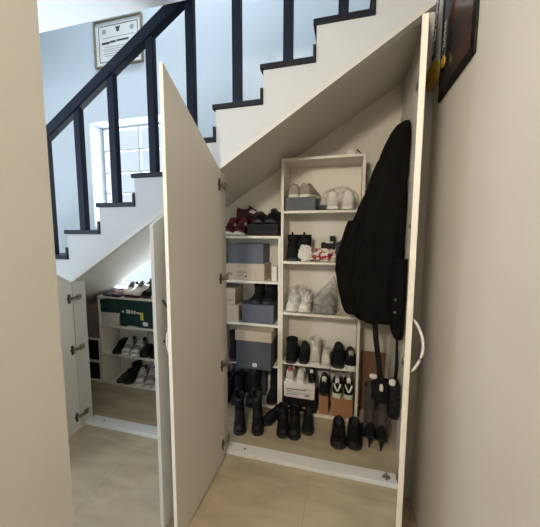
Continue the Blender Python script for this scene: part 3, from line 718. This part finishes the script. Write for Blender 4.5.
# ================================================================== COAT AND BAG
CY = 2.10
coat = thing('coat', 'bulky black hooded winter coat hanging on the cupboard side wall', 'coat', (.36, CY, 0))
OX = .36
def cloth(name, prof, m, n=56, amp=.010, parent=coat, pw=2.5, seed=0., cap=True):
    bm = bmesh.new(); rs = []
    # resample along the height for soft folds
    zz = []
    for a, b in zip(prof, prof[1:]):
        k = max(2, int(abs(a[0]-b[0])/.022)); zz += [[a[j]+(b[j]-a[j])*(i/k) for j in range(len(a))] for i in range(k)]
    zz.append(list(prof[-1]))
    for z, xl, xr, yf, yb in zz:
        cx, rx = (xl+xr)/2, (xr-xl)/2; cy, ry = (yf+yb)/2, (yb-yf)/2; r = []
        for i in range(n):
            a = 2*PI*i/n; c, s = math.cos(a), math.sin(a)
            q = Vector((c, s, z*1.2+seed))
            f = 1 + amp/max(rx, .05)*(math.sin(7*a+2.5*math.sin(z*5+seed))*.6 + 1.6*noise.noise(q*3.2) + .8*noise.noise(Vector((c*1.5, s*1.5, z*9+seed))))
            x = cx + rx*f*math.copysign(abs(c)**(2/pw), c); y = cy + ry*f*math.copysign(abs(s)**(2/pw), s)
            r.append((min(x, XR-.014)-OX, y-CY, z))
        rs.append(r)
    rings(bm, rs, cap)
    return link(name, bm, m, parent, True)
cloth('body', [(2.03, .235, .385, 2.03, 2.19), (1.99, .205, .395, 2.00, 2.20), (1.90, .172, .395, 1.99, 2.21), (1.75, .118, .395, 1.98, 2.22), (1.60, .062, .394, 1.97, 2.225), (1.50, .028, .394, 1.96, 2.23), (1.35, .01, .394, 1.95, 2.235),
               (1.20, .012, .394, 1.95, 2.235), (1.06, .03, .394, 1.95, 2.235), (.98, .055, .393, 1.96, 2.23), (.925, .09, .39, 1.97, 2.22), (.905, .12, .385, 1.99, 2.20)], M['coat'])
cloth('hood', [(2.235, .355, .390, 2.06, 2.14), (2.215, .318, .396, 2.03, 2.16), (2.16, .278, .397, 2.00, 2.18), (2.09, .243, .397, 1.985, 2.19), (2.02, .215, .397, 1.985, 2.20), (1.96, .198, .396, 1.995, 2.20), (1.92, .21, .39, 2.01, 2.19)], M['coat'], 40, .006, seed=3)
cloth('sleeve', [(1.60, .03, .12, 2.00, 2.12), (1.48, -.012, .11, 1.98, 2.13), (1.36, -.046, .10, 1.97, 2.13), (1.26, -.052, .10, 1.97, 2.13), (1.12, -.028, .11, 1.975, 2.13), (1.02, -.005, .12, 1.98, 2.13), (.965, .02, .12, 1.99, 2.12), (.955, .04, .11, 2.0, 2.11)], M['coat'], 32, .007, pw=2.2, seed=7)
cloth('sleeve', [(1.35, .31, .394, 1.92, 2.05), (1.15, .308, .394, 1.91, 2.05), (.98, .312, .393, 1.91, 2.045), (.88, .318, .392, 1.915, 2.04), (.835, .330, .390, 1.93, 2.03), (.822, .345, .38, 1.94, 2.02)], M['coat'], 32, .005, pw=2.2, seed=11)
for z in (1.095, 1.015):
    link('snap_button', lathe(bmesh.new(), [(.006, 0), (.006, -.004), (.003, -.006)], (.325-OX, 1.912-CY, z), 12, 'Y'), M['metal'], coat)
link('side_tab', prism(bmesh.new(), [(-.055, 1.445), (-.012, 1.47), (.01, 1.39), (-.052, 1.33)], 2.03-CY, 2.05-CY), M['coat2'], coat)
for v in bpy.data.objects['side_tab'].data.vertices: v.co.x -= OX - .0
# handbag
hb = thing('handbag', 'black soft handbag on a long black strap hanging below the coat hem', 'bag', (.285, 1.99, .315))
link('strap', strip(bmesh.new(), [(-.070, .02, .64), (-.058, .01, .50), (-.035, 0, .34), (-.012, -.01, .16)], (1, 0, 0), .036, .006), M['blk2'], hb)
link('body', blob(bmesh.new(), (0, .03, .115), (.070, .06, .085), .12, 6, 3, 4, None, .02), M['blk2'], hb, True)
link('toggle', blob(bmesh.new(), (-.015, -.045, .170), (.013, .013, .026), .03, 4, 2, 1), M['white'], hb, True)
link('toggle', blob(bmesh.new(), (-.068, -.03, .236), (.026, .014, .017), .03, 4, 2, 2), M['white'], hb, True)
sb = thing('shoulder_bag', 'small ribbed black pouch bag hanging by the cupboard side wall', 'bag', (.352, 1.97, .285))
bm = bmesh.new(); rs = []
for i in range(33):
    z = .25*i/32; k = 1+.05*math.sin(z*150); e = 1 if .02 < z < .22 else .82
    rs.append([(.036*k*e*math.copysign(abs(math.cos(a))**.7, math.cos(a)), .05*k*e*math.copysign(abs(math.sin(a))**.7, math.sin(a)), z) for a in [2*PI*j/24 for j in range(24)]])
rings(bm, rs); link('body', bm, M['blk'], sb, True)
link('strap', tube(bmesh.new(), [(.005, 0, .245), (.012, .01, .36), (.010, .03, .50), (.004, .04, .60)], .009, 8, [1.2, 1.3, .9, .6]), M['blk2'], sb, True)
link('toggle', blob(bmesh.new(), (-.022, -.055, .262), (.021, .014, .024), .03, 4, 2, 3), M['white'], sb, True)
bd = link('backing_board', B(.172, .362, -.004, .004, 0, .52), M['board']); bd.location = (0, 2.470, 0.001)
tag(bd, 'brown fibreboard sheet leaning on the cupboard back wall behind the bags', 'board')

# ================================================================== LIGHT AND CAMERA
W = bpy.data.worlds.new('sky'); S.world = W; W.use_nodes = True
bg = W.node_tree.nodes['Background']; bg.inputs['Color'].default_value = (.74, .87, 1.0, 1); bg.inputs['Strength'].default_value = .95
def area(name, loc, target, sx, sy, power, col):
    d = bpy.data.lights.new(name, 'AREA'); d.shape = 'RECTANGLE'; d.size = sx; d.size_y = sy; d.energy = power; d.color = col
    o = bpy.data.objects.new(name, d); COL.objects.link(o); o.location = loc
    o.rotation_euler = (Vector(target)-Vector(loc)).to_track_quat('-Z', 'Y').to_euler(); return o
area('hall_lamp', (-.62, -1.05, 2.42), (.1, 1.6, 1.0), .3, .3, 44, (1.0, .90, .74))
area('stairwell_daylight', (-3.0, YB+1.5, 2.3), (-2.6, YB, 2.1), 3.8, 4.2, 900, (.88, .95, 1.0))
area('hall_window_daylight', (-3.6, -.9, 1.9), (-2.0, 2.0, 1.9), 1.2, 1.6, 55, (.78, .89, 1.0))
area('landing_daylight', (-1.2, 1.6, 5.0), (-1.2, 2.2, 2.0), 1.5, .6, 45, (.84, .92, 1.0))

cam = bpy.data.cameras.new('camera'); co = bpy.data.objects.new('camera', cam); COL.objects.link(co)
cam.sensor_fit = 'HORIZONTAL'; cam.sensor_width = 36; cam.lens = 285/540*36; cam.clip_start = .02
yw, pt, rl = math.radians(14.5), math.radians(5.7), math.radians(.2)
F = Vector((-math.sin(yw)*math.cos(pt), math.cos(yw)*math.cos(pt), -math.sin(pt)))
R = Vector((math.cos(yw), math.sin(yw), 0)); U = R.cross(F)
R, U = R*math.cos(rl)+U*math.sin(rl), U*math.cos(rl)-R*math.sin(rl)
co.matrix_world = Matrix((R, U, -F)).transposed().to_4x4(); co.location = (0, 0, 1.5)
S.camera = co
S.view_settings.view_transform = 'Standard'; S.view_settings.look = 'None'
S.view_settings.gamma = 1; S.view_settings.use_curve_mapping = False
S.view_settings.exposure = 0.0
